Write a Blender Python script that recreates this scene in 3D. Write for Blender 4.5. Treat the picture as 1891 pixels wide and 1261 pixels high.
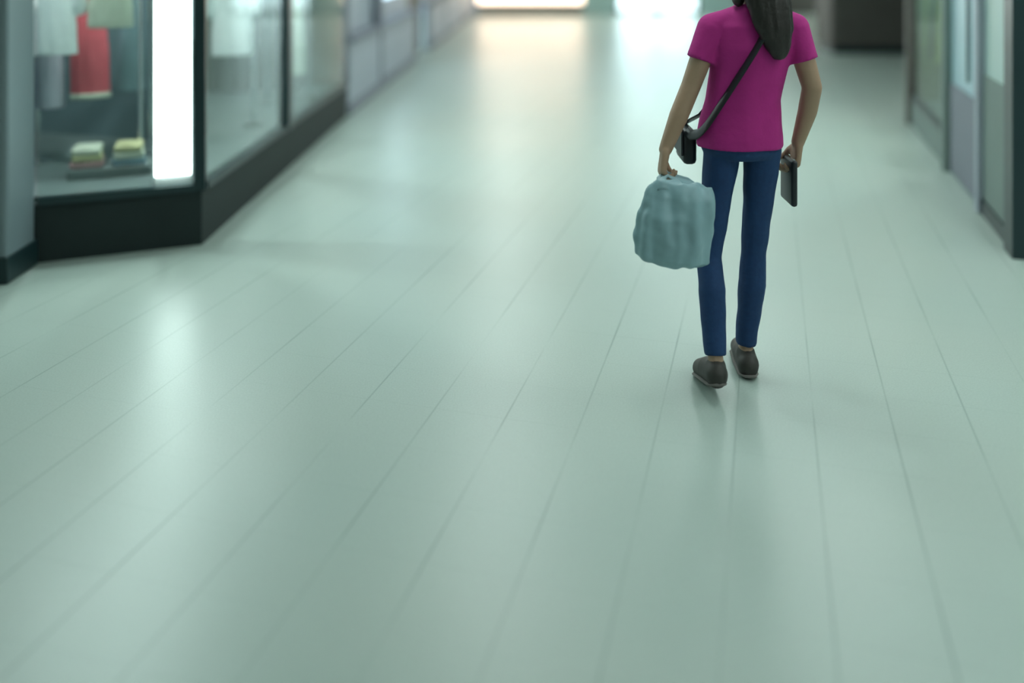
import bpy, bmesh, math, random
from mathutils import Vector, Matrix, noise
random.seed(7)
for o in list(bpy.data.objects): bpy.data.objects.remove(o)
SC = bpy.context.scene; COL = SC.collection; PI = math.pi

# ---------------------------------------------------------------- camera, world, exposure
cd = bpy.data.cameras.new('camera'); cam = bpy.data.objects.new('camera', cd); COL.objects.link(cam)
cam.location = (0, 0, 1.5); cam.rotation_euler = (PI/2, 0, 0)
cd.sensor_width = 36; cd.lens = 32.36; cd.shift_y = -730.5/1891; cd.clip_end = 200
cd.dof.use_dof = True; cd.dof.focus_distance = 3.2; cd.dof.aperture_fstop = 0.50
SC.camera = cam
w = bpy.data.worlds.new('world'); SC.world = w; w.use_nodes = True
wb = w.node_tree.nodes['Background']; wb.inputs[0].default_value = (0.80, 0.95, 1.0, 1); wb.inputs[1].default_value = 7.0
vs = SC.view_settings; vs.view_transform = 'Standard'; vs.look = 'None'; vs.gamma = 1; vs.use_curve_mapping = False
vs.exposure = 0.0
CEIL_E = 21.0      # ceiling lamp strength
STRIP_E = 11.0     # lit corner panel

# ---------------------------------------------------------------- materials
def mat(name, col, rough=0.6, metal=0.0, emit=None, es=0.0, noise_s=None, noise_a=0.12, spec=0.5, bump=0.0):
    m = bpy.data.materials.new(name); m.use_nodes = True; nt = m.node_tree; b = nt.nodes['Principled BSDF']
    b.inputs['Base Color'].default_value = (*col, 1); b.inputs['Roughness'].default_value = rough
    b.inputs['Metallic'].default_value = metal; b.inputs['Specular IOR Level'].default_value = spec
    if emit: b.inputs['Emission Color'].default_value = (*emit, 1); b.inputs['Emission Strength'].default_value = es
    if noise_s:
        tc = nt.nodes.new('ShaderNodeTexCoord'); n = nt.nodes.new('ShaderNodeTexNoise'); n.inputs['Scale'].default_value = noise_s
        n.inputs['Detail'].default_value = 4
        mr = nt.nodes.new('ShaderNodeMapRange'); mr.inputs[3].default_value = 1-noise_a; mr.inputs[4].default_value = 1+noise_a
        mx = nt.nodes.new('ShaderNodeVectorMath'); mx.operation = 'SCALE'; mx.inputs[0].default_value = col
        nt.links.new(tc.outputs['Object'], n.inputs['Vector']); nt.links.new(n.outputs['Fac'], mr.inputs[0])
        nt.links.new(mr.outputs[0], mx.inputs['Scale']); nt.links.new(mx.outputs[0], b.inputs['Base Color'])
        if bump:
            bp = nt.nodes.new('ShaderNodeBump'); bp.inputs['Strength'].default_value = bump; bp.inputs['Distance'].default_value = .01
            nt.links.new(n.outputs['Fac'], bp.inputs['Height']); nt.links.new(bp.outputs[0], b.inputs['Normal'])
    return m

def glass_mat():
    m = bpy.data.materials.new('shop_glass'); m.use_nodes = True; nt = m.node_tree; nt.nodes.clear()
    out = nt.nodes.new('ShaderNodeOutputMaterial'); mx = nt.nodes.new('ShaderNodeMixShader')
    tr = nt.nodes.new('ShaderNodeBsdfTransparent'); tr.inputs[0].default_value = (.90, .96, .95, 1)
    gl = nt.nodes.new('ShaderNodeBsdfGlossy'); gl.inputs['Roughness'].default_value = .04
    lw = nt.nodes.new('ShaderNodeLayerWeight'); lw.inputs[0].default_value = .5      # Schlick, the same from both sides of the pane
    pw = nt.nodes.new('ShaderNodeMath'); pw.operation = 'POWER'; pw.inputs[1].default_value = 5; nt.links.new(lw.outputs['Facing'], pw.inputs[0])
    ma = nt.nodes.new('ShaderNodeMath'); ma.operation = 'MULTIPLY_ADD'; ma.inputs[1].default_value = .9; ma.inputs[2].default_value = .04; nt.links.new(pw.outputs[0], ma.inputs[0])
    nt.links.new(ma.outputs[0], mx.inputs[0]); nt.links.new(tr.outputs[0], mx.inputs[1]); nt.links.new(gl.outputs[0], mx.inputs[2])
    nt.links.new(mx.outputs[0], out.inputs[0]); return m

def floor_mat():
    m = bpy.data.materials.new('glossy_floor_tiles'); m.use_nodes = True; nt = m.node_tree; b = nt.nodes['Principled BSDF']
    N = nt.nodes.new; L = nt.links.new
    tc = N('ShaderNodeTexCoord'); mp = N('ShaderNodeMapping'); mp.vector_type = 'POINT'
    mp.inputs['Rotation'].default_value = (0, 0, math.radians(15.6)); mp.inputs['Scale'].default_value = (1/.236, 1/.236, 1)
    mp.inputs['Location'].default_value = (0.42, 0.1, 0)
    L(tc.outputs['Object'], mp.inputs[0]); sp = N('ShaderNodeSeparateXYZ'); L(mp.outputs[0], sp.inputs[0])
    def math_(op, a, bb=None, c=None):
        n = N('ShaderNodeMath'); n.operation = op
        for i, v in enumerate((a, bb, c)):
            if v is None: continue
            if isinstance(v, (int, float)): n.inputs[i].default_value = v
            else: L(v, n.inputs[i])
        return n.outputs[0]
    def seam(src, width):
        f = math_('FRACT', src); d = math_('ABSOLUTE', math_('SUBTRACT', f, .5)); d = math_('SUBTRACT', .5, d)
        s = math_('SUBTRACT', 1.0, math_('DIVIDE', d, width)); return math_('MAXIMUM', s, 0.0)
    lu = seam(sp.outputs[0], .020); lv = math_('MULTIPLY', seam(sp.outputs[1], .009), .35)
    # seams are worn: fade in and out
    nw = N('ShaderNodeTexNoise'); nw.inputs['Scale'].default_value = 1.6; nw.inputs['Detail'].default_value = 2; L(tc.outputs['Object'], nw.inputs['Vector'])
    mw = N('ShaderNodeMapRange'); mw.inputs[1].default_value = .35; mw.inputs[2].default_value = .70; mw.inputs[3].default_value = .03; mw.inputs[4].default_value = 1
    L(nw.outputs['Fac'], mw.inputs[0])
    ln = math_('MULTIPLY', math_('MAXIMUM', lu, lv), mw.outputs[0])
    fac = math_('MULTIPLY', ln, .62)
    # speckled tile body
    n1 = N('ShaderNodeTexNoise'); n1.inputs['Scale'].default_value = .9; n1.inputs['Detail'].default_value = 1; L(tc.outputs['Object'], n1.inputs['Vector'])
    n2 = N('ShaderNodeTexNoise'); n2.inputs['Scale'].default_value = 160; n2.inputs['Detail'].default_value = 1; L(tc.outputs['Object'], n2.inputs['Vector'])
    cr = N('ShaderNodeMix'); cr.data_type = 'RGBA'; cr.inputs[6].default_value = (*FL_A, 1); cr.inputs[7].default_value = (*FL_B, 1)
    mr = N('ShaderNodeMapRange'); mr.inputs[1].default_value = .0; mr.inputs[2].default_value = 1; L(n1.outputs['Fac'], mr.inputs[0]); L(mr.outputs[0], cr.inputs[0])
    ms = N('ShaderNodeMapRange'); ms.inputs[3].default_value = .88; ms.inputs[4].default_value = 1.12; L(n2.outputs['Fac'], ms.inputs[0])
    sc = N('ShaderNodeVectorMath'); sc.operation = 'SCALE'; L(cr.outputs[2], sc.inputs[0]); L(ms.outputs[0], sc.inputs['Scale'])
    mj = N('ShaderNodeMix'); mj.data_type = 'RGBA'; L(fac, mj.inputs[0]); L(sc.outputs[0], mj.inputs[6]); mj.inputs[7].default_value = (.05, .09, .08, 1)
    L(mj.outputs[2], b.inputs['Base Color'])
    b.inputs['Roughness'].default_value = .27; b.inputs['Specular IOR Level'].default_value = .55
    n3 = N('ShaderNodeTexNoise'); n3.inputs['Scale'].default_value = 1.2; n3.inputs['Detail'].default_value = 0; L(tc.outputs['Object'], n3.inputs['Vector'])
    mq = N('ShaderNodeMapRange'); mq.inputs[3].default_value = .33; mq.inputs[4].default_value = .38; L(n3.outputs['Fac'], mq.inputs[0]); L(mq.outputs[0], b.inputs['Roughness'])
    return m
FL_A = (.345, .44, .41); FL_B = (.38, .44, .395)

M = dict(
    floor=floor_mat(), glass=glass_mat(),
    white_wall=mat('painted_wall', (.55, .60, .58), .7, noise_s=6, noise_a=.05),
    ceiling=mat('ceiling_paint', (.70, .74, .72), .9, noise_s=4, noise_a=.04),
    dark=mat('dark_plinth', (.012, .022, .022), .65, spec=.3, noise_s=8, noise_a=.2),
    frame=mat('dark_teal_frame', (.010, .030, .034), .35, metal=.2),
    column=mat('grey_column', (.16, .21, .23), .35, noise_s=3, noise_a=.1),
    deck=mat('display_deck', (.11, .145, .145), .5, noise_s=12, noise_a=.06),
    backp=mat('slate_back_panel', (.11, .17, .19), .7, noise_s=5, noise_a=.08),
    beige=mat('beige_panel', (.26, .24, .21), .7, noise_s=4, noise_a=.06),
    curtain=mat('grey_curtain', (.26, .30, .27), .85, noise_s=20, noise_a=.05),
    lav=mat('lavender_panel', (.35, .39, .45), .55, noise_s=5, noise_a=.05),
    lavd=mat('lavender_grey_panel', (.20, .22, .26), .6, noise_s=5, noise_a=.05),
    brown=mat('dark_brown', (.10, .094, .084), .6, noise_s=6, noise_a=.2),
    olive=mat('olive_panel', (.26, .29, .10), .7, noise_s=6, noise_a=.1),
    sage=mat('sage_grey', (.18, .24, .22), .6, noise_s=6, noise_a=.08),
    blue=mat('pale_blue_panel', (.34, .52, .58), .4, noise_s=5, noise_a=.06),
    mint=mat('pale_mint_panel', (.42, .58, .55), .45, noise_s=5, noise_a=.05),
    chrome=mat('chrome', (.6, .63, .65), .2, metal=1),
    lamp=mat('lamp_diffuser', (.8, .8, .8), .5, emit=(.895, 1.0, .965), es=CEIL_E),
    strip=mat('lit_panel', (.8, .8, .8), .5, emit=(.90, 1.0, .97), es=STRIP_E),
    added_spot=mat('added_spot_lens', (.8, .8, .8), .5, emit=(.92, 1, .98), es=1500),  # lens glow of the unseen lamps added to brighten the displays
    warmlit=mat('warm_lit_window', (.6, .5, .4), .6, emit=(1.0, .78, .60), es=4.0),
    coolglow=mat('added_cool_glow', (.5, .6, .65), .6, emit=(.62, .85, 1.0), es=3.0),  # glow of an added panel, tints the floor reflection blue
    housing=mat('white_housing', (.6, .62, .62), .4),
    ground=mat('pale_pavement', (.5, .5, .5), .9, noise_s=3),
    skin=mat('skin', (.36, .235, .155), .55, noise_s=30, noise_a=.05),
    hair=mat('dark_brown_hair', (.018, .014, .012), .45, noise_s=60, noise_a=.4, bump=.3),
    shirt=mat('magenta_cotton', (.42, .018, .21), .85, noise_s=25, noise_a=.10, bump=.25),
    jeans=mat('blue_denim', (.006, .040, .125), .8, noise_s=60, noise_a=.2, bump=.15),
    shoe=mat('dark_shoe', (.035, .032, .028), .6, noise_s=20), sole=mat('shoe_sole', (.16, .15, .14), .8),
    black=mat('black_leather', (.008, .012, .016), .45, noise_s=30, noise_a=.2),
    bag=mat('grey_blue_bag', (.24, .39, .43), .42, noise_s=9, noise_a=.22, bump=.15),
    eye=mat('eye_white', (.7, .7, .68), .3), lip=mat('lips', (.30, .09, .08), .5),
)

# ---------------------------------------------------------------- helpers
PO = (.78, 3.19, 0)                                            # where the walking person stands
def link(name, bm_or_me, m, parent=None, org=(0, 0, 0), smooth=False):
    if isinstance(bm_or_me, bmesh.types.BMesh):
        bmesh.ops.recalc_face_normals(bm_or_me, faces=bm_or_me.faces)
        me = bpy.data.meshes.new(name); bm_or_me.to_mesh(me); bm_or_me.free()
    else: me = bm_or_me
    if org == PO: me.transform(Matrix.Diagonal((1, 1, 1.03, 1)))      # tall proportions
    me.transform(Matrix.Translation(-Vector(org)))
    me.materials.clear(); me.materials.append(m if not isinstance(m, str) else M[m])
    if smooth:
        for p in me.polygons: p.use_smooth = True
    o = bpy.data.objects.new(name, me); COL.objects.link(o)
    if parent: o.parent = parent
    else: o.location = org
    return o
def tag(o, label=None, cat=None, group=None, kind=None):
    for k, v in (('label', label), ('category', cat), ('group', group), ('kind', kind)):
        if v: o[k] = v
    return o
def struct(name, bm, m, parent=None, label=None):
    o = link(name, bm, m, parent)
    if not parent: o['kind'] = 'structure'
    if label: o['label'] = label
    return o
def empty(name, loc, label, cat, group=None, rz=0):
    o = bpy.data.objects.new(name, None); COL.objects.link(o); o.location = loc; o.rotation_euler = (0, 0, rz); o.empty_display_size = .1
    return tag(o, label, cat, group)
def NB(): return bmesh.new()
def box(bm, x0, x1, y0, y1, z0, z1, rz=0, piv=None, bev=0):
    r = bmesh.ops.create_cube(bm, size=1); vs_ = r['verts']
    bmesh.ops.scale(bm, vec=(x1-x0, y1-y0, z1-z0), verts=vs_)
    if bev:
        es = list({e for v in vs_ for e in v.link_edges}); rr = bmesh.ops.bevel(bm, geom=es, offset=bev, segments=2, affect='EDGES', profile=.5)
        vs_ = [v for v in bm.verts if v.tag is False and v in set(rr['verts']) or v in set(rr['verts'])] or vs_
        seen = set(); st = list(rr['verts'])
        while st:
            v = st.pop()
            if v in seen: continue
            seen.add(v); st += [e.other_vert(v) for e in v.link_edges]
        vs_ = list(seen)
    bmesh.ops.translate(bm, vec=((x0+x1)/2, (y0+y1)/2, (z0+z1)/2), verts=vs_)
    if rz: bmesh.ops.rotate(bm, cent=piv or ((x0+x1)/2, (y0+y1)/2, 0), matrix=Matrix.Rotation(rz, 3, 'Z'), verts=vs_)
    return bm
def beam(bm, a, b, half_t, z0, z1, off=0.0):
    """box standing on the floor line a-b, half_t thick to each side, shifted by off to the left of a->b"""
    a = Vector((a[0], a[1])); b = Vector((b[0], b[1])); d = (b-a).normalized(); n = Vector((-d.y, d.x))
    return prism(bm, [a+n*(off-half_t), b+n*(off-half_t), b+n*(off+half_t), a+n*(off+half_t)], z0, z1)
def prism(bm, pts, z0, z1):
    lo = [bm.verts.new((p[0], p[1], z0)) for p in pts]; hi = [bm.verts.new((p[0], p[1], z1)) for p in pts]
    n = len(pts); bm.faces.new(lo[::-1]); bm.faces.new(hi)
    for i in range(n): bm.faces.new((lo[i], lo[(i+1) % n], hi[(i+1) % n], hi[i]))
    return bm
def rings(bm, rs, cap=True):
    vv = [[bm.verts.new(p) for p in r] for r in rs]; n = len(rs[0])
    for a, b in zip(vv, vv[1:]):
        for i in range(n): bm.faces.new((a[i], a[(i+1) % n], b[(i+1) % n], b[i]))
    if cap: bm.faces.new(vv[0][::-1]); bm.faces.new(vv[-1])
    return bm
def loft(bm, secs, n=28, wav=0, k=7, ph=0):
    """secs: (cx, cy, z, rx, ry)"""
    rs = []
    for (cx, cy, z, rx, ry) in secs:
        r = []
        for i in range(n):
            a = 2*PI*i/n; f = 1+wav*math.sin(k*a+ph+z*9)
            r.append((cx+rx*f*math.cos(a), cy+ry*f*math.sin(a), z))
        rs.append(r)
    return rings(bm, rs)
def tube(bm, pts, rad, n=10, flat=1.0):
    pts = [Vector(p) for p in pts]; rs = []; up = Vector((0, 0, 1)); prev = None
    for i, p in enumerate(pts):
        t = (pts[min(i+1, len(pts)-1)]-pts[max(i-1, 0)]).normalized()
        s = t.cross(prev if prev else (up if abs(t.z) < .9 else Vector((0, 1, 0)))).normalized(); u = s.cross(t).normalized(); prev = u
        rr = rad[i] if isinstance(rad, (list, tuple)) else rad
        rs.append([p+s*rr*math.cos(2*PI*j/n)+u*rr*flat*math.sin(2*PI*j/n) for j in range(n)])
    return rings(bm, rs)
def ball(bm, c, r, sc=(1, 1, 1), seg=18):
    q = bmesh.ops.create_uvsphere(bm, u_segments=seg, v_segments=max(8, seg//2+2), radius=r)['verts']
    bmesh.ops.scale(bm, vec=sc, verts=q); bmesh.ops.translate(bm, vec=c, verts=q); return bm
def cap(bm, p0, r0, p1, r1, seg=16):
    p0 = Vector(p0); p1 = Vector(p1); steps = max(2, int((p1-p0).length/(min(r0, r1)*.9))+1)
    tube(bm, [p0, p1], [r0, r1], n=seg); ball(bm, p0, r0, seg=seg); ball(bm, p1, r1, seg=seg); return bm
def chain(bm, pts, rad, seg=16):
    for i in range(len(pts)-1): cap(bm, pts[i], rad[i], pts[i+1], rad[i+1], seg)
def melt(bm, voxel=.006, smooth=6, disp=None):
    """fuse overlapping closed pieces of a bmesh into one continuous skin"""
    bmesh.ops.recalc_face_normals(bm, faces=bm.faces)
    me = bpy.data.meshes.new('tmp'); bm.to_mesh(me); bm.free(); o = bpy.data.objects.new('tmp', me); COL.objects.link(o)
    r = o.modifiers.new('r', 'REMESH'); r.mode = 'VOXEL'; r.voxel_size = voxel
    s = o.modifiers.new('s', 'SMOOTH'); s.factor = .5; s.iterations = smooth
    dg = bpy.context.evaluated_depsgraph_get(); dg.update()
    out = bpy.data.meshes.new_from_object(o.evaluated_get(dg)); bpy.data.objects.remove(o)
    if disp:
        for v, nn in zip(out.vertices, [x.normal.copy() for x in out.vertices]): v.co = v.co+nn*disp(v.co)
    return out

# ---------------------------------------------------------------- setting: floor, ceiling, outer walls
H = 3.0; YE = 20.0
C = Vector((-1.557, 4.62)); F = Vector((-2.25, 4.35)); S1 = Vector((-1.452, 8.1)); S2 = Vector((-.865, 19.6))
def rx_(d): return 2.45+.279*(d-4.47)
def RW(d): return Vector((rx_(d), d))
struct('floor', box(NB(), -5, 9.5, -3.0, YE+.1, -.12, 0), 'floor')
struct('ceiling', box(NB(), -5, 9.5, -3.0, YE+.1, H, H+.1), 'ceiling')
struct('wall_back', box(NB(), -5, 9.5, -3.2, -3.0, 0, H), 'white_wall')
# near left wall up to the column
struct('wall_left', beam(NB(), (-3.0, -3.0), (-2.66, 4.25), .06, 0, H, off=.06), 'white_wall')
# shop plinth, deck, header, inner panels
foot = [F, C, S1, Vector((-3.4, 8.1)), Vector((-3.4, 4.35))]
struct('trim_1', prism(NB(), foot, 0, .275), 'dark')
inn = [F+Vector((.02, .05)), C+Vector((-.05, .04)), S1+Vector((-.06, -.02)), Vector((-3.38, 8.08)), Vector((-3.38, 4.40))]
struct('trim_2', prism(NB(), inn, .275, .30), 'deck')
struct('trim_3', prism(NB(), foot, 2.35, H), 'dark')
struct('wall_display_back', box(NB(), -3.46, -3.40, 4.35, 8.16, 0, H), 'backp')
struct('wall_display_left', box(NB(), -3.40, -2.61, 4.30, 4.35, 0, H), 'backp')
struct('wall_display_end', box(NB(), -3.40, -1.47, 8.10, 8.16, 0, H), 'beige')
# slate divider behind the front display
struct('wall_display_divider', beam(NB(), (-3.38, 6.05), (-1.98, 5.62), .02, .30, 2.35), 'backp')
# window frames and panes
def post(bm, p, hw, z0=.275, z1=2.35, rz=0): return box(bm, p[0]-hw, p[0]+hw, p[1]-hw, p[1]+hw, z0, z1, rz)
def window(name, a, b, z0, z1, rail=.035):
    fr = NB(); beam(fr, a, b, .022, z0, z0+rail); beam(fr, a, b, .022, z1-rail, z1)
    f = struct(name, fr, 'frame'); g = beam(NB(), a, b, .005, z0+rail, z1-rail); struct('window_pane', g, 'glass', f); return f
MU = S1*.0+Vector((-1.510, 6.16))
window('window_1', F+Vector((.01, .004)), C+Vector((-.03, -.01)), .275, 2.35)
window('window_2', C+Vector((.002, .03)), MU+Vector((0, -.05)), .275, 2.35)
window('window_3', MU+Vector((0, .05)), S1+Vector((-.001, -.04)), .275, 2.35)
bm = NB(); post(bm, C+Vector((-.012, .012)), .028, rz=.2); struct('trim_4', bm, 'frame')
bm = NB(); box(bm, MU.x-.045, MU.x+.03, MU.y-.05, MU.y+.06, .275, 2.35); struct('trim_5', bm, 'frame')
bm = NB(); box(bm, S1.x-.05, S1.x+.02, S1.y-.04, S1.y+.04, .275, H); struct('trim_6', bm, 'lavd')
# grey column at the left edge
cl = NB(); box(cl, -2.60, -2.24, 4.08, 4.33, 0, H, bev=.02)
col = link('column', cl, 'column', org=(-2.42, 4.2, 0)); tag(col, 'grey clad column at the left edge beside the display window', 'column')
b_ = NB(); box(b_, -2.61, -2.232, 4.07, 4.338, 0, .12, bev=.006); link('column_base', b_, 'frame', col, org=(-2.42, 4.2, 0))

# ---- far left wall: lavender panels over a ledge, one dark doorway
def LW(d): return Vector((-1.452+(d-8.1)*(.587/11.5), d))
def seg(name, d0, d1, z0, z1, m, t=.04, off=.04): return struct(name, beam(NB(), LW(d0), LW(d1), t, z0, z1, off), m)
seg('wall_left_panel', 8.16, 11.9, 0, .64, 'lav'); seg('wall_left_panel_far', 13.3, 19.9, 0, .64, 'lav')
seg('trim_7', 8.16, 11.9, .64, .68, 'lavd', .07, .02); seg('trim_8', 13.3, 19.9, .64, .68, 'lavd', .07, .02)
seg('wall_left_upper', 8.16, 11.9, .68, H, 'lav', .03, .12); seg('added_glow_panel', 9.9, 11.8, .92, 2.2, 'coolglow', .012, .08); seg('wall_left_upper_far', 13.3, 19.9, .68, H, 'lav', .03, .12)  # cool glowing slab out of view, added for the bluish floor reflection
for i, d in enumerate((9.6, 15.2, 17.4)): seg('trim_%d' % (9+i), d, d+.12, .0, H, 'lavd', .06, .05)
fr = seg('door_1', 11.9, 13.3, 0, 2.3, 'brown', .02, .14); h_ = NB(); p = LW(13.0); tube(h_, [(p.x-.06, p.y, .95), (p.x-.06, p.y, 1.25)], .012); struct('door_handle', h_, 'chrome', fr)
seg('wall_left_over_door', 11.9, 13.3, 2.3, H, 'lav', .04, .08)
seg('baseboard_left', 8.16, 11.9, 0, .09, 'lavd', .01, -.012); seg('baseboard_left_far', 13.3, 19.9, 0, .09, 'lavd', .01, -.012)

# ---- end wall with lit shop windows and the daylight exit
def ex(name, x0, x1, z0, z1, m, y0=YE, y1=YE+.1): return struct(name, box(NB(), x0, x1, y0, y1, z0, z1), m)
ex('wall_end', -5, -.75, 0, H, 'lav'); ex('wall_end_middle', 1.55, 2.25, 0, H, 'mint'); ex('wall_end_right', 4.08, 5.0, 0, H, 'mint'); ex('wall_end_far_right', 5.0, 6.9, 0, H, 'brown'); ex('wall_end_corner', 8.2, 9.5, 0, H, 'brown')
ex('wall_end_sill', -.75, 1.55, 0, .25, 'beige'); ex('wall_end_lintel', -.75, 1.55, 2.3, H, 'beige'); ex('window_4', -.75, 1.55, .25, 2.3, 'warmlit', YE+.03, YE+.07)
ex('wall_end_lintel_right', 6.9, 8.2, 2.3, H, 'beige'); ex('window_5', 6.9, 8.2, 0, 2.3, 'warmlit', YE+.03, YE+.07)
ex('wall_end_lintel_exit', 2.25, 4.08, 2.4, H, 'mint')
dr = NB()
for x in (2.29, 3.165, 4.04): box(dr, x-.03, x+.03, YE+.02, YE+.07, 0, 2.4)
for z in (0.04, 2.36): box(dr, 2.26, 4.07, YE+.02, YE+.07, z-.035, z+.035)
d2 = struct('door_2', dr, 'frame'); struct('door_pane', box(NB(), 2.3, 4.03, YE+.042, YE+.048, .07, 2.33), 'glass', d2)
struct('ground', box(NB(), -12, 22, YE+.1, YE+30, -.12, -.01), 'ground')

# ---- right wall parallel to the tile seams
def rs(name, d0, d1, z0, z1, m, t=.03, off=0.): return struct(name, beam(NB(), RW(d0), RW(d1), t, z0, z1, -off), m)
EXT = Vector((rx_(-3.0), -3.0))
struct('wall_right_near', box(NB(), 2.49, 9.5, 4.43, 4.51, 0, H), 'mint')
struct('wall_right_side', box(NB(), 7.4, 7.5, -3.0, 4.43, 0, H), 'white_wall')
rs('trim_12', 4.40, 4.56, 0, H, 'frame', .035, .0)                                          # dark teal post at the right edge
rs('wall_right_mint', 4.56, 5.16, .78, H, 'mint', .02, .03); rs('wall_right_kick', 4.56, 5.16, 0, .78, 'sage', .02, .02)
rs('trim_13', 5.16, 5.24, 0, H, 'lav', .03, .0)
d3 = rs('door_3', 5.24, 6.10, .02, 2.2, 'blue', .02, .03); hb = NB(); p = RW(5.4); tube(hb, [(p.x-.03, p.y, .7), (p.x-.03, p.y, 1.3)], .014); struct('door_handle', hb, 'chrome', d3)
kb = beam(NB(), RW(5.26), RW(6.08), .004, .02, .60, off=.0); struct('kick_panel', kb, 'lavd', d3)
rs('wall_right_over_door', 5.24, 6.10, 2.2, H, 'mint', .02, .03)
rs('trim_14', 6.10, 6.20, 0, H, 'sage', .04, .0)
# yellow-green display bay
rs('wall_right_plinth', 6.20, 7.70, 0, .22, 'sage', .03, .02)
rs('wall_bay_back', 6.20, 7.70, .22, 2.4, 'olive', .02, .62); rs('wall_bay_top', 6.20, 7.70, 2.4, H, 'sage', .04, .02)
struct('trim_15', beam(NB(), RW(6.2), RW(7.7), .30, .20, .22, off=-.32), 'sage')
struct('trim_16', beam(NB(), RW(6.2), RW(7.7), .30, 2.4, 2.42, off=-.32), 'sage')
wd = RW(7.7)-RW(6.2); nrm = Vector((wd.y, -wd.x)).normalized()
struct('wall_bay_near', beam(NB(), RW(6.22)+nrm*.05, RW(6.22)+nrm*.62, .02, .22, 2.4), 'sage')
struct('wall_bay_far', beam(NB(), RW(7.68)+nrm*.05, RW(7.68)+nrm*.62, .02, .22, 2.4), 'olive')
window('window_6', RW(6.22), RW(7.68), .22, 2.4)
rs('trim_17', 7.70, 7.82, 0, H, 'brown', .04, .0)
# dark shop front beyond
RC = 1.6
struct('wall_recess_return', beam(NB(), RW(7.86), RW(7.86)+nrm*RC, .04, 0, H), 'sage')
rs('wall_dark_shop', 7.40, 14.5, 0, H, 'brown', .03, .02+RC)
for i, d in enumerate((9.4, 11.2, 13.0)): rs('trim_%d' % (18+i), d, d+.10, 0, H, 'frame', .04, RC-.02)
rs('wall_right_far', 14.5, 19.6, 0, H, 'mint', .03, .02+RC)
rs('baseboard_right', 4.56, 5.16, 0, .08, 'frame', .008, -.006)

# ---------------------------------------------------------------- ceiling lamps
first = None
ORD = ('first', 'second', 'third', 'fourth', 'fifth', 'sixth', 'seventh', 'eighth', 'ninth')
for i, y in enumerate((-1.5, 1.0, 3.5, 6.3, 9.0, 12.5, 16.5)):
    for row, x in (('left', -.1 if y > 4 else .5), ('middle', 2.3), ('right', 4.6)):
        if (y > 4 and x > rx_(y)-.4) or (y < 0 and row == 'left') or (y < 2 and row == 'left'): continue
        if first is None:
            r = empty('ceiling_light', (x, y, H), '', ''); fb = NB()
            for (a, b, c, d) in ((-.62, .62, -.17, -.15), (-.62, .62, .15, .17), (-.62, -.60, -.15, .15), (.60, .62, -.15, .15)): box(fb, a, b, c, d, -.05, 0)
            link('frame', fb, 'housing', r); link('diffuser', box(NB(), -.60, .60, -.15, .15, -.035, -.02), 'lamp', r); first = r
        else:
            r = first.copy(); COL.objects.link(r); r.location = (x, y, H)
            for ch in list(first.children): c = ch.copy(); COL.objects.link(c); c.parent = r
        r.rotation_euler = (0, 0, PI/2)
        tag(r, 'flush white ceiling lamp, %s of the %s row from the near end' % (ORD[i], row), 'ceiling light', 'ceiling lamps in rows above the hall')

# ---------------------------------------------------------------- left display window contents
fd = (C-F).normalized(); fn = Vector((-fd.y, fd.x))           # fn points into the display
a_ = math.atan2(fd.y, fd.x)
sc_ = C-fd*.135+fn*.06
lp = empty('light_panel', (sc_.x, sc_.y, .30), 'tall glowing white light panel at the corner of the display window', 'light panel', rz=a_)
link('housing', box(NB(), -.090, .090, -.005, .045, 0, 1.72, bev=.004), 'housing', lp)
link('diffuser', box(NB(), -.084, .084, -.020, -.004, .05, 1.70, bev=.003), 'strip', lp)

def added_spot(x, y, i):  # lamps above the view, added to light the window contents
    where = ('over the front display by the column', 'over the front display by the lit panel', 'over the white blouse in the side display', 'over the bay behind the dark mullion')[i]
    g = empty('added_spotlight', (x, y, 2.35), 'small round lamp added out of view '+where, 'added_spotlight', 'added lamps over the left display window')
    bb = NB(); tube(bb, [(0, 0, 0), (0, 0, -.06)], .045, 16); link('housing', bb, 'housing', g)
    bb = NB(); tube(bb, [(0, 0, -.06), (0, 0, -.066)], .036, 16); link('lens', bb, 'added_spot', g)
for i, (x, y) in enumerate(((-2.35, 4.75), (-2.0, 5.1), (-1.85, 6.4), (-1.8, 7.3))): added_spot(x, y, i)

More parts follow.
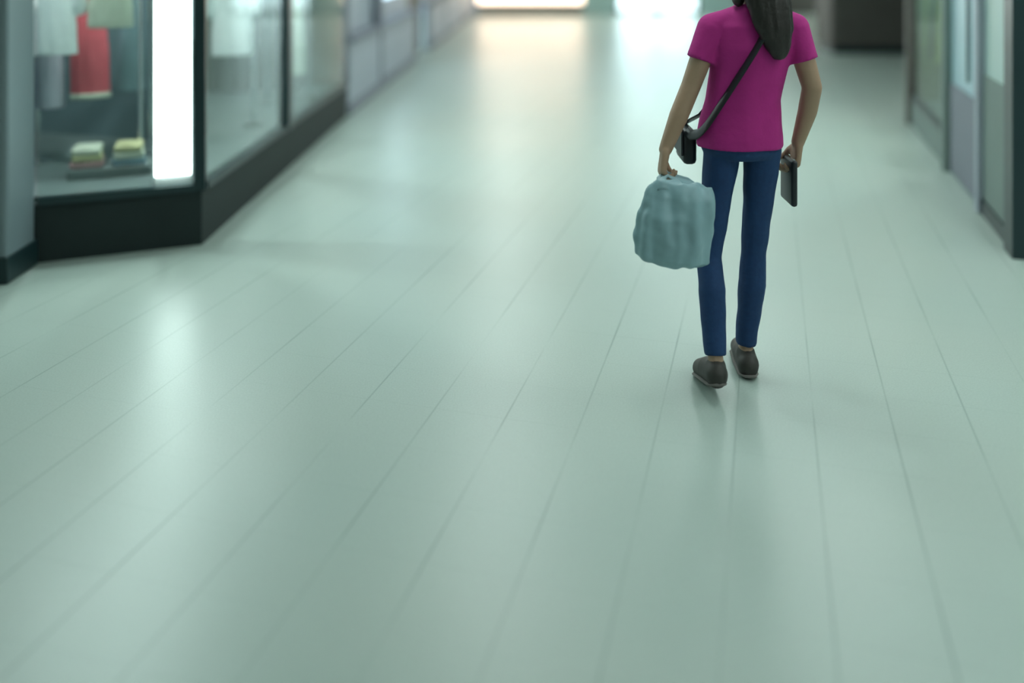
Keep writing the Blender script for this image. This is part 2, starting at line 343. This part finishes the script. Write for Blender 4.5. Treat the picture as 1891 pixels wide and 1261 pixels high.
def rail(a, b, z, legs, label):
    r = empty('clothes_rail', ((a[0]+b[0])/2, (a[1]+b[1])/2, .30), label, 'clothes rail'); o = Vector(r.location)
    bb = NB(); tube(bb, [Vector((*a, z))-o, Vector((*b, z))-o], .012); link('crossbar', bb, 'chrome', r)
    for p in (a, b):
        bb = NB(); tube(bb, [Vector((*p, .315))-o, Vector((*p, z))-o], .012); link('upright', bb, 'chrome', r)
        bb = NB(); tube(bb, [Vector((p[0], p[1], .30))-o, Vector((p[0], p[1], .315))-o], .07, 18); link('foot', bb, 'chrome', r)
    return r
def garment(name, label, cat, p, zrail, wdt, hgt, m, rz=0, trim=None, sleeve=.22, flare=1.15, group=None, collar=True):
    """a garment on a hanger hooked over a rail; local x is its width"""
    g = empty(name, (p[0], p[1], zrail), label, cat, group, rz)
    top = -.10; bb = NB(); hw = wdt/2; ph = random.random()*6
    secs = [(0, 0, top-hgt, hw*flare, .050), (0, 0, top-hgt*.75, hw*(flare*.75+.25), .050), (0, 0, top-hgt*.45, hw*.93, .048), (0, 0, top-hgt*.2, hw*.95, .045), (0, 0, top-.045, hw*.9, .036), (0, 0, top-.012, hw*.5, .028), (0, 0, top, hw*.3, .024)]
    loft(bb, secs, 40, .045, 9, ph)
    for s in (-1, 1):
        if sleeve: chain(bb, [(s*hw*.82, 0, top-.05), (s*hw*1.12, .0, top-.05-sleeve*.5), (s*hw*1.22, .01, top-.05-sleeve)], [.045, .044, .046], 12)
    body = link('fabric', melt(bb, .008, 4), m, g, smooth=True)
    if trim:
        t = NB(); loft(t, [(0, 0, top-hgt-.012, hw*flare*1.01, .054), (0, 0, top-hgt+.02, hw*flare*1.0, .054)], 40, .045, 9, ph); link('hem', t, trim, g, smooth=True)
    hk = NB(); R_ = .020
    pts = [(0, R_*math.sin(t), R_*math.cos(t)-.002) for t in [(-.9+k*.32)*1.0 for k in range(0, 13)]]
    pts = [(0, .018*math.sin(a), .018*math.cos(a)) for a in [1.9-k*.38 for k in range(13)]]
    pts = pts[:9]+[(0, 0, -.04), (0, 0, -.098)]
    tube(hk, pts, .0035, 8); link('hanger_hook', hk, 'chrome', g)
    return g
def gm(n, c, a=.12): return mat(n, c, .85, noise_s=14, noise_a=a, bump=.3)
M.update(cw=gm('white_cloth', (.88, .92, .91)), cr=gm('red_cloth', (.70, .12, .15)), cc=gm('cream_cloth', (.58, .62, .50)), cl=gm('lavender_cloth', (.42, .44, .50)),
         cs=gm('slate_cloth', (.16, .25, .28)), cp=gm('pink_cloth', (.48, .28, .28)), cy=gm('yellow_cloth', (.48, .47, .26)), cb=gm('blue_cloth', (.20, .32, .38)),
         yg=gm('yellow_green_cloth', (.50, .52, .12)), ol=gm('olive_cloth', (.16, .18, .07)), cbr=gm('brown_cloth', (.10, .08, .065)))
ra, rb = (-2.62, 4.84), (-2.02, 5.0); qa, qb = (-2.62, 5.08), (-2.06, 5.24); ZR = 1.62
rail(ra, rb, ZR, 2, 'chrome clothes rail in front, with white and cream tops, in the front display')
rail(qa, qb, ZR, 2, 'chrome clothes rail at the back, with the red dress, in the front display')
def on(a, b, t): return (a[0]+(b[0]-a[0])*t, a[1]+(b[1]-a[1])*t)
garment('shirt', 'white top hanging beside the grey column in the display window', 'top', on(ra, rb, .32), ZR, .19, .60, 'cw', rz=.35, sleeve=.30)
garment('shirt', 'short pale cream top hanging above and before the red dress', 'top', on(ra, rb, .76), ZR, .20, .46, 'cc', rz=.35, sleeve=0)
garment('dress', 'red dress with a cream hem hanging in the front display window', 'dress', on(qa, qb, .46), ZR, .18, .86, 'cr', rz=.45, trim='cc', sleeve=0)
garment('dress', 'pale lavender long dress hanging left of the red dress', 'dress', on(qa, qb, .12), ZR, .12, .92, 'cl', rz=.6, sleeve=0)
garment('dress', 'blue-grey dress hanging right of the red dress', 'dress', on(qa, qb, .83), ZR, .13, .84, 'cs', rz=.6, sleeve=0)

# low box with folded clothes on the deck
lb = link('display_box', box(NB(), -.20, .20, -.11, .11, 0, .05, bev=.006), 'deck'); lb.location = (-2.12, 4.86, .30); lb.rotation_euler = (0, 0, .37); tag(lb, 'low grey display box on the deck of the front display window', 'box')
def folded(label, x, z, m, w_, k):
    bb = NB(); box(bb, -w_/2, w_/2, -.085, .085, 0, .035, bev=.014); bb.verts.ensure_lookup_table()
    for v in bb.verts: v.co += Vector((noise.noise(v.co*14+Vector((k, 0, 0)))*.006, 0, 0))
    o = link('folded_garment', bb, m, smooth=True); o.rotation_euler = (0, 0, .37+(k % 3-1)*.05)
    o.location = (-2.12+x*math.cos(.37), 4.86+x*math.sin(.37), z); o['label'] = label; o['category'] = 'folded garment'
    bb = NB(); box(bb, -w_*.18, w_*.18, -.07, -.03, .034, .040, bev=.002); link('collar', bb, m, o)
folded('pink folded garment at the bottom of the left pile on the box', -.11, .350, 'cp', .16, 1); folded('yellow folded garment in the middle of the left pile', -.11, .385, 'cy', .15, 2); folded('cream folded garment on top of the left pile', -.11, .420, 'cc', .14, 3)
folded('blue folded garment at the bottom of the right pile on the box', .09, .350, 'cb', .16, 4); folded('cream folded garment in the middle of the right pile', .09, .385, 'cc', .15, 5); folded('yellow folded garment on top of the right pile', .09, .420, 'cy', .14, 6)

# second bay: white garment on its own stand, pleated curtain behind
def curtain(name, a, b, z0, z1, m, label, amp=.02, k=9):
    a = Vector(a); b = Vector(b); L_ = (b-a).length; d = (b-a)/L_; n = Vector((-d.y, d.x)); bm = NB(); N_ = int(L_*60); lo = []; hi = []
    for side in (1, -1):
        rng = range(N_+1) if side == 1 else range(N_, -1, -1)
        for i in rng:
            t = i/N_; q = a+d*L_*t+n*(amp*math.sin(t*L_*k*2*PI)+side*.003); lo.append(bm.verts.new((q.x, q.y, z0))); hi.append(bm.verts.new((q.x, q.y, z1)))
    m_ = len(lo)
    for i in range(m_): j = (i+1) % m_; bm.faces.new((lo[i], lo[j], hi[j], hi[i]))
    for i in range(N_):
        bm.faces.new((lo[i], lo[i+1], lo[m_-2-i], lo[m_-1-i])); bm.faces.new((hi[i], hi[i+1], hi[m_-2-i], hi[m_-1-i]))
    o = link(name, bm, m, smooth=True); return tag(o, label, 'curtain')
curtain('curtain', (-3.0, 7.55), (-1.75, 7.55), .30, 2.33, 'curtain', 'pale grey pleated curtain behind the side display window')
curtain('curtain', (-2.62, 6.30), (-2.22, 6.22), .30, 2.33, 'beige', 'short brownish pleated curtain in the side display next to the slate divider', .012, 12)
rail((-2.12, 5.92), (-1.72, 6.12), 1.50, 2, 'chrome clothes rail in the side display window')
garment('blouse', 'white blouse hanging in the side display window', 'blouse', (-1.84, 6.06), 1.50, .24, .62, 'cw', rz=.5, sleeve=.28)
garment('blouse', 'pale lavender blouse hanging left of the white one in the side display', 'blouse', (-2.10, 5.93), 1.50, .12, .50, 'cl', rz=.5, sleeve=0)
rail((-1.86, 7.0), (-1.60, 7.22), 1.55, 2, 'chrome clothes rail in the display bay behind the dark mullion')
garment('dress', 'cream dress hanging in the display bay behind the dark mullion', 'dress', (-1.70, 7.13), 1.55, .17, .95, 'cc', rz=.7, sleeve=.2, flare=1.3)

# dark counter in the recess on the far right
kc = empty('sales_counter', (5.0, 13.1, 0), 'dark brown sales counter standing free in the far right of the hall', 'counter')
link('base', box(NB(), -.54, .54, -.30, .30, 0, .10), 'frame', kc)
link('body', box(NB(), -.57, .57, -.34, .34, .10, 1.02, bev=.01), 'brown', kc)
link('worktop', box(NB(), -.62, .62, -.38, .38, 1.02, 1.06, bev=.008), 'frame', kc)
for i in range(3): link('front_panel', box(NB(), -.53+i*.36, -.19+i*.36, -.355, -.338, .16, .96, bev=.004), 'brown', kc)
# right display bay: yellow-green dresses
for k_, d_ in enumerate((6.55, 7.3)):  # two unseen lamps added to brighten the yellow-green bay
    q = RW(d_)+nrm*.2; g_ = empty('added_spotlight', (q.x, q.y, 2.40), ('small round lamp added to brighten the right display nearest the blue door', 'small round lamp added to brighten the far end of the right display')[k_], 'added_spotlight')
    bb = NB(); tube(bb, [(0, 0, 0), (0, 0, -.06)], .045, 16); link('housing', bb, 'housing', g_)
    bb = NB(); tube(bb, [(0, 0, -.06), (0, 0, -.066)], .036, 16); link('lens', bb, 'added_spot', g_)
zr = 1.95; A_ = RW(6.35)+nrm*.25; B_ = RW(7.55)+nrm*.25
r = empty('clothes_rail', ((A_.x+B_.x)/2, (A_.y+B_.y)/2, .22), 'chrome clothes rail in the right-hand display bay', 'clothes rail'); o_ = Vector(r.location)
bb = NB(); tube(bb, [Vector((*A_, zr))-o_, Vector((*B_, zr))-o_], .012); link('crossbar', bb, 'chrome', r)
for p in (A_, B_):
    bb = NB(); tube(bb, [Vector((*p, .23))-o_, Vector((*p, zr))-o_], .012); link('upright', bb, 'chrome', r)
    bb = NB(); tube(bb, [Vector((*p, .22))-o_, Vector((*p, .235))-o_], .07, 18); link('foot', bb, 'chrome', r)
for t, m_, l_ in ((.12, 'ol', 'olive dress hanging nearest the blue door in the right-hand display'), (.36, 'yg', 'yellow-green dress hanging beside the olive one nearest the blue door'),
                  (.62, 'yg', 'yellow-green dress hanging between a yellow-green and a brown dress'), (.86, 'cbr', 'dark brown dress hanging at the far end of the right-hand display')):
    q = A_+(B_-A_)*t; garment('dress', l_, 'dress', q, zr, .30, 1.25, m_, rz=-.1, sleeve=.2, flare=1.25)

# ---------------------------------------------------------------- the person walking away
PO = (.78, 3.19, 0)
PY = 3.19
def hand(bm, w, a, n, b, bends, spread=.0):
    """w wrist, a along, n palm normal, b towards the thumb"""
    w = Vector(w); a = Vector(a).normalized(); n = Vector(n).normalized(); n = (n-a*a.dot(n)).normalized(); b = a.cross(n) if a.cross(n).dot(Vector(b)) > 0 else -a.cross(n)
    lens = [(.034, .022, .018), (.038, .025, .019), (.036, .023, .018), (.028, .018, .016)]
    tips = []
    for i, off in enumerate((.027, .009, -.009, -.026)):
        k = w+a*(.078-.004*abs(i-1))+b*off
        cap(bm, w+b*off*.55+a*.008, .0155, k, .0115, 12)
        ang = 0; p = k
        for j, Ln in enumerate(lens[i]):
            ang += bends[j]; d = a*math.cos(ang)+n*math.sin(ang); q = p+d*Ln
            cap(bm, p, .0088-.0009*j, q, .0080-.0009*j, 10); p = q
    t0 = w+a*.018+b*.022; t1 = t0+(a*.6+b*.65+n*.35).normalized()*.036; t2 = t1+(a*.8+n*.6+b*.05).normalized()*.028; t3 = t2+(a*.6+n*.8-b*.2).normalized()*.022
    cap(bm, t0, .014, t1, .0115, 10); cap(bm, t1, .0105, t2, .0092, 10); cap(bm, t2, .0092, t3, .0078, 10)

SHL, ELL, WRL = (.694, PY, 1.182), (.615, PY-.02, .985), (.522, PY-.06, .785)
SHR, ELR, WRR = (.980, PY, 1.180), (1.030, PY-.03, .985), (1.000, PY+.03, .790)
HIPL, KNL, ANL = (.728, PY, .765), (.680, PY-.01, .415), (.680, PY-.12, .105)
HIPR, KNR, ANR = (.868, PY, .765), (.845, PY+.03, .415), (.822, PY+.05, .075)
bm = NB()
# torso, neck, head
loft(bm, [(.797, PY, .755, .10, .08), (.79, PY, .785, .135, .093), (.79, PY, .86, .125, .088), (.80, PY, .94, .108, .076), (.82, PY, 1.03, .112, .078), (.833, PY, 1.12, .125, .084), (.836, PY, 1.19, .125, .075), (.838, PY, 1.235, .085, .055), (.838, PY, 1.26, .045, .045)])
cap(bm, (.838, PY, 1.22), .045, (.840, PY+.012, 1.33), .042)
hc = Vector((.842, PY+.02, 1.405))
ball(bm, hc, .082, (.86, 1.05, 1.12), 24); ball(bm, hc+Vector((0, .018, -.045)), .060, (.86, 1.0, 1.0), 20); ball(bm, hc+Vector((0, .052, -.078)), .026, (1.0, .8, .8))
chain(bm, [hc+Vector((0, .080, .010)), hc+Vector((0, .096, -.020))], [.008, .012], 12)                 # nose
for s in (-1, 1):
    ball(bm, hc+Vector((s*.072, -.002, -.006)), .019, (.35, .7, 1.0)); ball(bm, hc+Vector((s*.032, .052, -.030)), .026)
    ball(bm, hc+Vector((s*.028, .073, .026)), .012, (1.4, .55, .5))
chain(bm, [SHL, ELL, (.570, PY-.04, .890), WRL], [.043, .034, .033, .023]); chain(bm, [SHR, ELR, (1.024, PY, .90), WRR], [.043, .034, .033, .023])
cap(bm, (.78, PY, 1.205), .038, SHL, .038); cap(bm, (.895, PY, 1.205), .038, SHR, .038)
hand(bm, WRL, (-.20, -.15, -1), (1, 0, 0), (0, 1, 0), (.95, 1.35, .9))
hand(bm, WRR, (-.12, .05, -1), (-1, 0, 0), (0, 1, 0), (.75, 1.05, .8))
for (h0, k0, a0) in ((HIPL, KNL, ANL), (HIPR, KNR, ANR)):
    calf = tuple((Vector(k0)*.68+Vector(a0)*.32)+Vector((0, -.012, 0)))
    chain(bm, [h0, k0, calf, a0], [.054, .034, .033, .025])
def foot_(bm, an, toe, heel, rr=(.03, .028, .022)):
    cap(bm, an, .028, heel, rr[0]); chain(bm, [heel, tuple((Vector(heel)+Vector(toe))/2+Vector((0, 0, .008))), toe], rr)
HLL, TOL = (.676, PY-.15, .075), (.660, PY+.02, .028); HLR, TOR = (.822, PY+.015, .034), (.835, PY+.20, .026)
foot_(bm, ANL, TOL, HLL); foot_(bm, ANR, TOR, HLR)
body = link('person', melt(bm, .005, 5), 'skin', org=PO, smooth=True)
tag(body, 'person seen from behind walking away in a magenta t-shirt and blue skinny jeans', 'person')
for s in (-1, 1):
    link('eye', ball(NB(), hc+Vector((s*.028, .0735, .010)), .010, (1.25, .7, .55), 14), 'eye', body, PO, True)
    link('pupil', ball(NB(), hc+Vector((s*.028, .0792, .010)), .0042, (1, .5, 1), 10), 'black', body, PO, True)
link('mouth', ball(NB(), hc+Vector((0, .0735, -.054)), .016, (1.15, .4, .34), 14), 'lip', body, PO, True)
# t-shirt
bm = NB()
loft(bm, [(.79, PY, .785, .150, .108), (.79, PY, .82, .149, .108), (.792, PY, .87, .141, .102), (.80, PY, .94, .128, .092), (.818, PY, 1.03, .131, .092), (.832, PY, 1.12, .140, .097), (.836, PY, 1.19, .140, .088), (.838, PY, 1.235, .105, .066), (.838, PY, 1.262, .058, .056)], 40, .012, 8)
cap(bm, (.79, PY, 1.212), .048, (SHL[0]-.004, PY, SHL[2]), .047); cap(bm, (.885, PY, 1.212), .048, (SHR[0]+.004, PY, SHR[2]), .047)
def lerp(a, b, t): return tuple(Vector(a)*(1-t)+Vector(b)*t)
tube(bm, [SHL, lerp(SHL, ELL, .56)], [.051, .049], 24); tube(bm, [SHR, lerp(SHR, ELR, .56)], [.051, .049], 24)
link('t_shirt', melt(bm, .006, 4, lambda c: .0035*noise.noise(Vector((c.x*14, c.y*14, c.z*9)))), 'shirt', body, PO, True)
# jeans
bm = NB()
loft(bm, [(.797, PY, .748, .110, .085), (.795, PY, .77, .136, .098), (.79, PY, .80, .140, .098), (.79, PY, .88, .124, .090)], 36)
for (h0, k0, a0, s) in ((HIPL, KNL, ANL, -1), (HIPR, KNR, ANR, 1)):
    th = lerp(h0, k0, .45); calf = tuple((Vector(k0)*.70+Vector(a0)*.30)+Vector((0, -.014, 0)))
    chain(bm, [h0, th, k0, calf], [.064, .053, .044, .046]); lo = lerp(k0, a0, .93)
    cap(bm, calf, .047, lerp(k0, a0, .72), .040); tube(bm, [lerp(k0, a0, .72), lo], [.040, .036], 24)
link('jeans', melt(bm, .006, 4, lambda c: .003*noise.noise(Vector((c.x*16, c.y*16, c.z*16)))), 'jeans', body, PO, True)
# shoes
for nm, an, heel, toe in (('shoe', ANL, HLL, TOL), ('shoe', ANR, HLR, TOR)):
    bm = NB(); h2 = Vector(heel); t2 = Vector(toe); mid = (h2+t2)/2+Vector((0, 0, .012))
    chain(bm, [tuple(h2+Vector((0, 0, .008))), tuple(mid), tuple(t2)], [.038, .039, .031]); cap(bm, tuple(h2), .036, tuple(Vector(an)-Vector((0, 0, .01))), .034)
    me = melt(bm, .006, 3)
    sh = link(nm, me, 'shoe', body, PO, True)
    dd = (t2-h2).normalized(); bm = NB(); tube(bm, [h2-dd*.036-Vector((0, 0, .020)), h2+Vector((0, 0, -.024)), (h2+t2)/2+Vector((0, 0, -.020)), t2-Vector((0, 0, .019)), t2+dd*.028-Vector((0, 0, .016))], [.022, .036, .038, .034, .018], 16, .22)
    link('sole', bm, 'sole', sh, PO, True)
# hair: long, down the back
bm = NB()
ball(bm, hc+Vector((0, -.018, .018)), .094, (.92, 1.0, 1.06), 24)
loft(bm, [(.895, PY-.105, 1.085, .018, .014), (.890, PY-.108, 1.13, .045, .026), (.878, PY-.108, 1.19, .066, .034), (.862, PY-.098, 1.27, .078, .040), (.848, PY-.078, 1.35, .082, .050), (.842, PY-.05, 1.42, .080, .058)], 30, .07, 11)
for s in (-1, 1): chain(bm, [hc+Vector((s*.06, .0, .03)), hc+Vector((s*.073, -.02, -.04)), hc+Vector((s*.065, -.05, -.13))], [.030, .026, .022], 14)
ball(bm, (.845, PY-.062, 1.38), .074, (1.02, .75, 1.25), 24)
link('hair', melt(bm, .006, 9, lambda c: .004*noise.noise(Vector((c.x*70, c.y*70, c.z*7)))), 'hair', body, PO, True)

# ---- black cross-body bag: strap from the right shoulder to the left hip
BO = (.62, 3.30, .74)
cb = empty('shoulder_bag', BO, 'small black cross-body bag at the person\'s left hip with a long strap across the back', 'bag')
link('pouch', box(NB(), BO[0]-.018, BO[0]+.03, BO[1]-.07, BO[1]+.09, .73, .85, bev=.015), 'black', cb, BO, True)
link('flap', box(NB(), BO[0]-.025, BO[0]-.017, BO[1]-.065, BO[1]+.085, .76, .855, bev=.003), 'black', cb, BO)
def strap_pt(t, back=True):
    # t 0: right shoulder, 1: left hip
    z = 1.268-(1.268-.825)*t; prof = [(.785, .79, .150, .108), (.87, .792, .141, .102), (.94, .80, .128, .092), (1.03, .818, .131, .092), (1.12, .832, .140, .097), (1.19, .836, .140, .088), (1.235, .838, .105, .066), (1.262, .838, .058, .056)]
    z_ = min(max(z, .786), 1.261)
    for q0, q1 in zip(prof, prof[1:]):
        if q0[0] <= z_ <= q1[0]:
            f = (z_-q0[0])/(q1[0]-q0[0]); cx, ax, ay = [q0[i]*(1-f)+q1[i]*f for i in (1, 2, 3)]; break
    x = .905+( .640-.905)*t; u = max(-1, min(1, (x-cx)/(ax+.006))); y = (ay+.013)*math.sqrt(max(.0, 1-u*u))
    if t < .12: y = max(y, .055*(t/.12)+.01)
    return Vector((x, PY+(-y if back else y), z*1.03))
pts = [strap_pt(i/24) for i in range(25)]
side = [Vector((.625, PY+.03, .838)), Vector((.612, 3.235, .85))]
front = [strap_pt(i/24, False) for i in range(22)][::-1]
loop = [Vector((.63, 3.37, .85))]+front+pts+side
bm = NB(); tube(bm, loop, .019, 8, .2); link('strap', bm, 'black', cb, BO, True)

# ---- grey-blue carrier bag in the left hand
GO = (.555, 3.05, .415)
pb = empty('carrier_bag', GO, 'crumpled grey-blue carrier bag held in the person\'s left hand', 'bag')
bm = NB(); loft(bm, [(.556, 3.05, .440, .10, .045), (.556, 3.05, .455, .124, .062), (.555, 3.05, .51, .130, .068), (.555, 3.05, .58, .126, .062), (.562, 3.05, .64, .116, .045), (.572, 3.05, .685, .092, .022)], 44, .03, 9)
bmesh.ops.rotate(bm, cent=(.55, 3.05, .66), matrix=Matrix.Rotation(.12, 3, 'Y'), verts=bm.verts); bmesh.ops.scale(bm, vec=(1, 1, 1.10), verts=bm.verts, space=Matrix.Translation((0, 0, -.44)))
bmesh.ops.translate(bm, vec=(0, 0, .008), verts=bm.verts)
link('bag_body', melt(bm, .006, 3, lambda c: .012*noise.noise(Vector((c.x*26, c.y*26, c.z*7)))+.003*noise.noise(c*34)), 'bag', pb, GO, True)
g = Vector((.522, 3.098, .728))
for k, dy in enumerate((-.02, .015)):
    bm = NB(); L0 = Vector((.50, 3.05+dy, .695)); R0 = Vector((.625, 3.05+dy, .680)); gg = g+Vector((0, dy*.8, .004*k))
    pts = [L0, L0.lerp(gg, .5)+Vector((-.012, 0, .008)), gg+Vector((-.012, 0, -.004)), gg+Vector((0, 0, .003)), gg+Vector((.012, 0, -.004)), R0.lerp(gg, .5)+Vector((.012, 0, .008)), R0]
    tube(bm, pts, [.022, .014, .008, .008, .008, .014, .022], 10, .35); link('handle', bm, 'bag', pb, GO, True)

# ---- dark purse in the right hand
KO = (.985, 3.235, .62)
bm = NB(); box(bm, .962, .984, 3.165, 3.305, .60, .76, bev=.009); pu = link('purse', bm, 'black', org=KO, smooth=True)
tag(pu, 'slim black purse held in the person\'s right hand', 'purse')
link('zip', box(NB(), .969, .977, 3.175, 3.295, .757, .763), 'chrome', pu, KO)
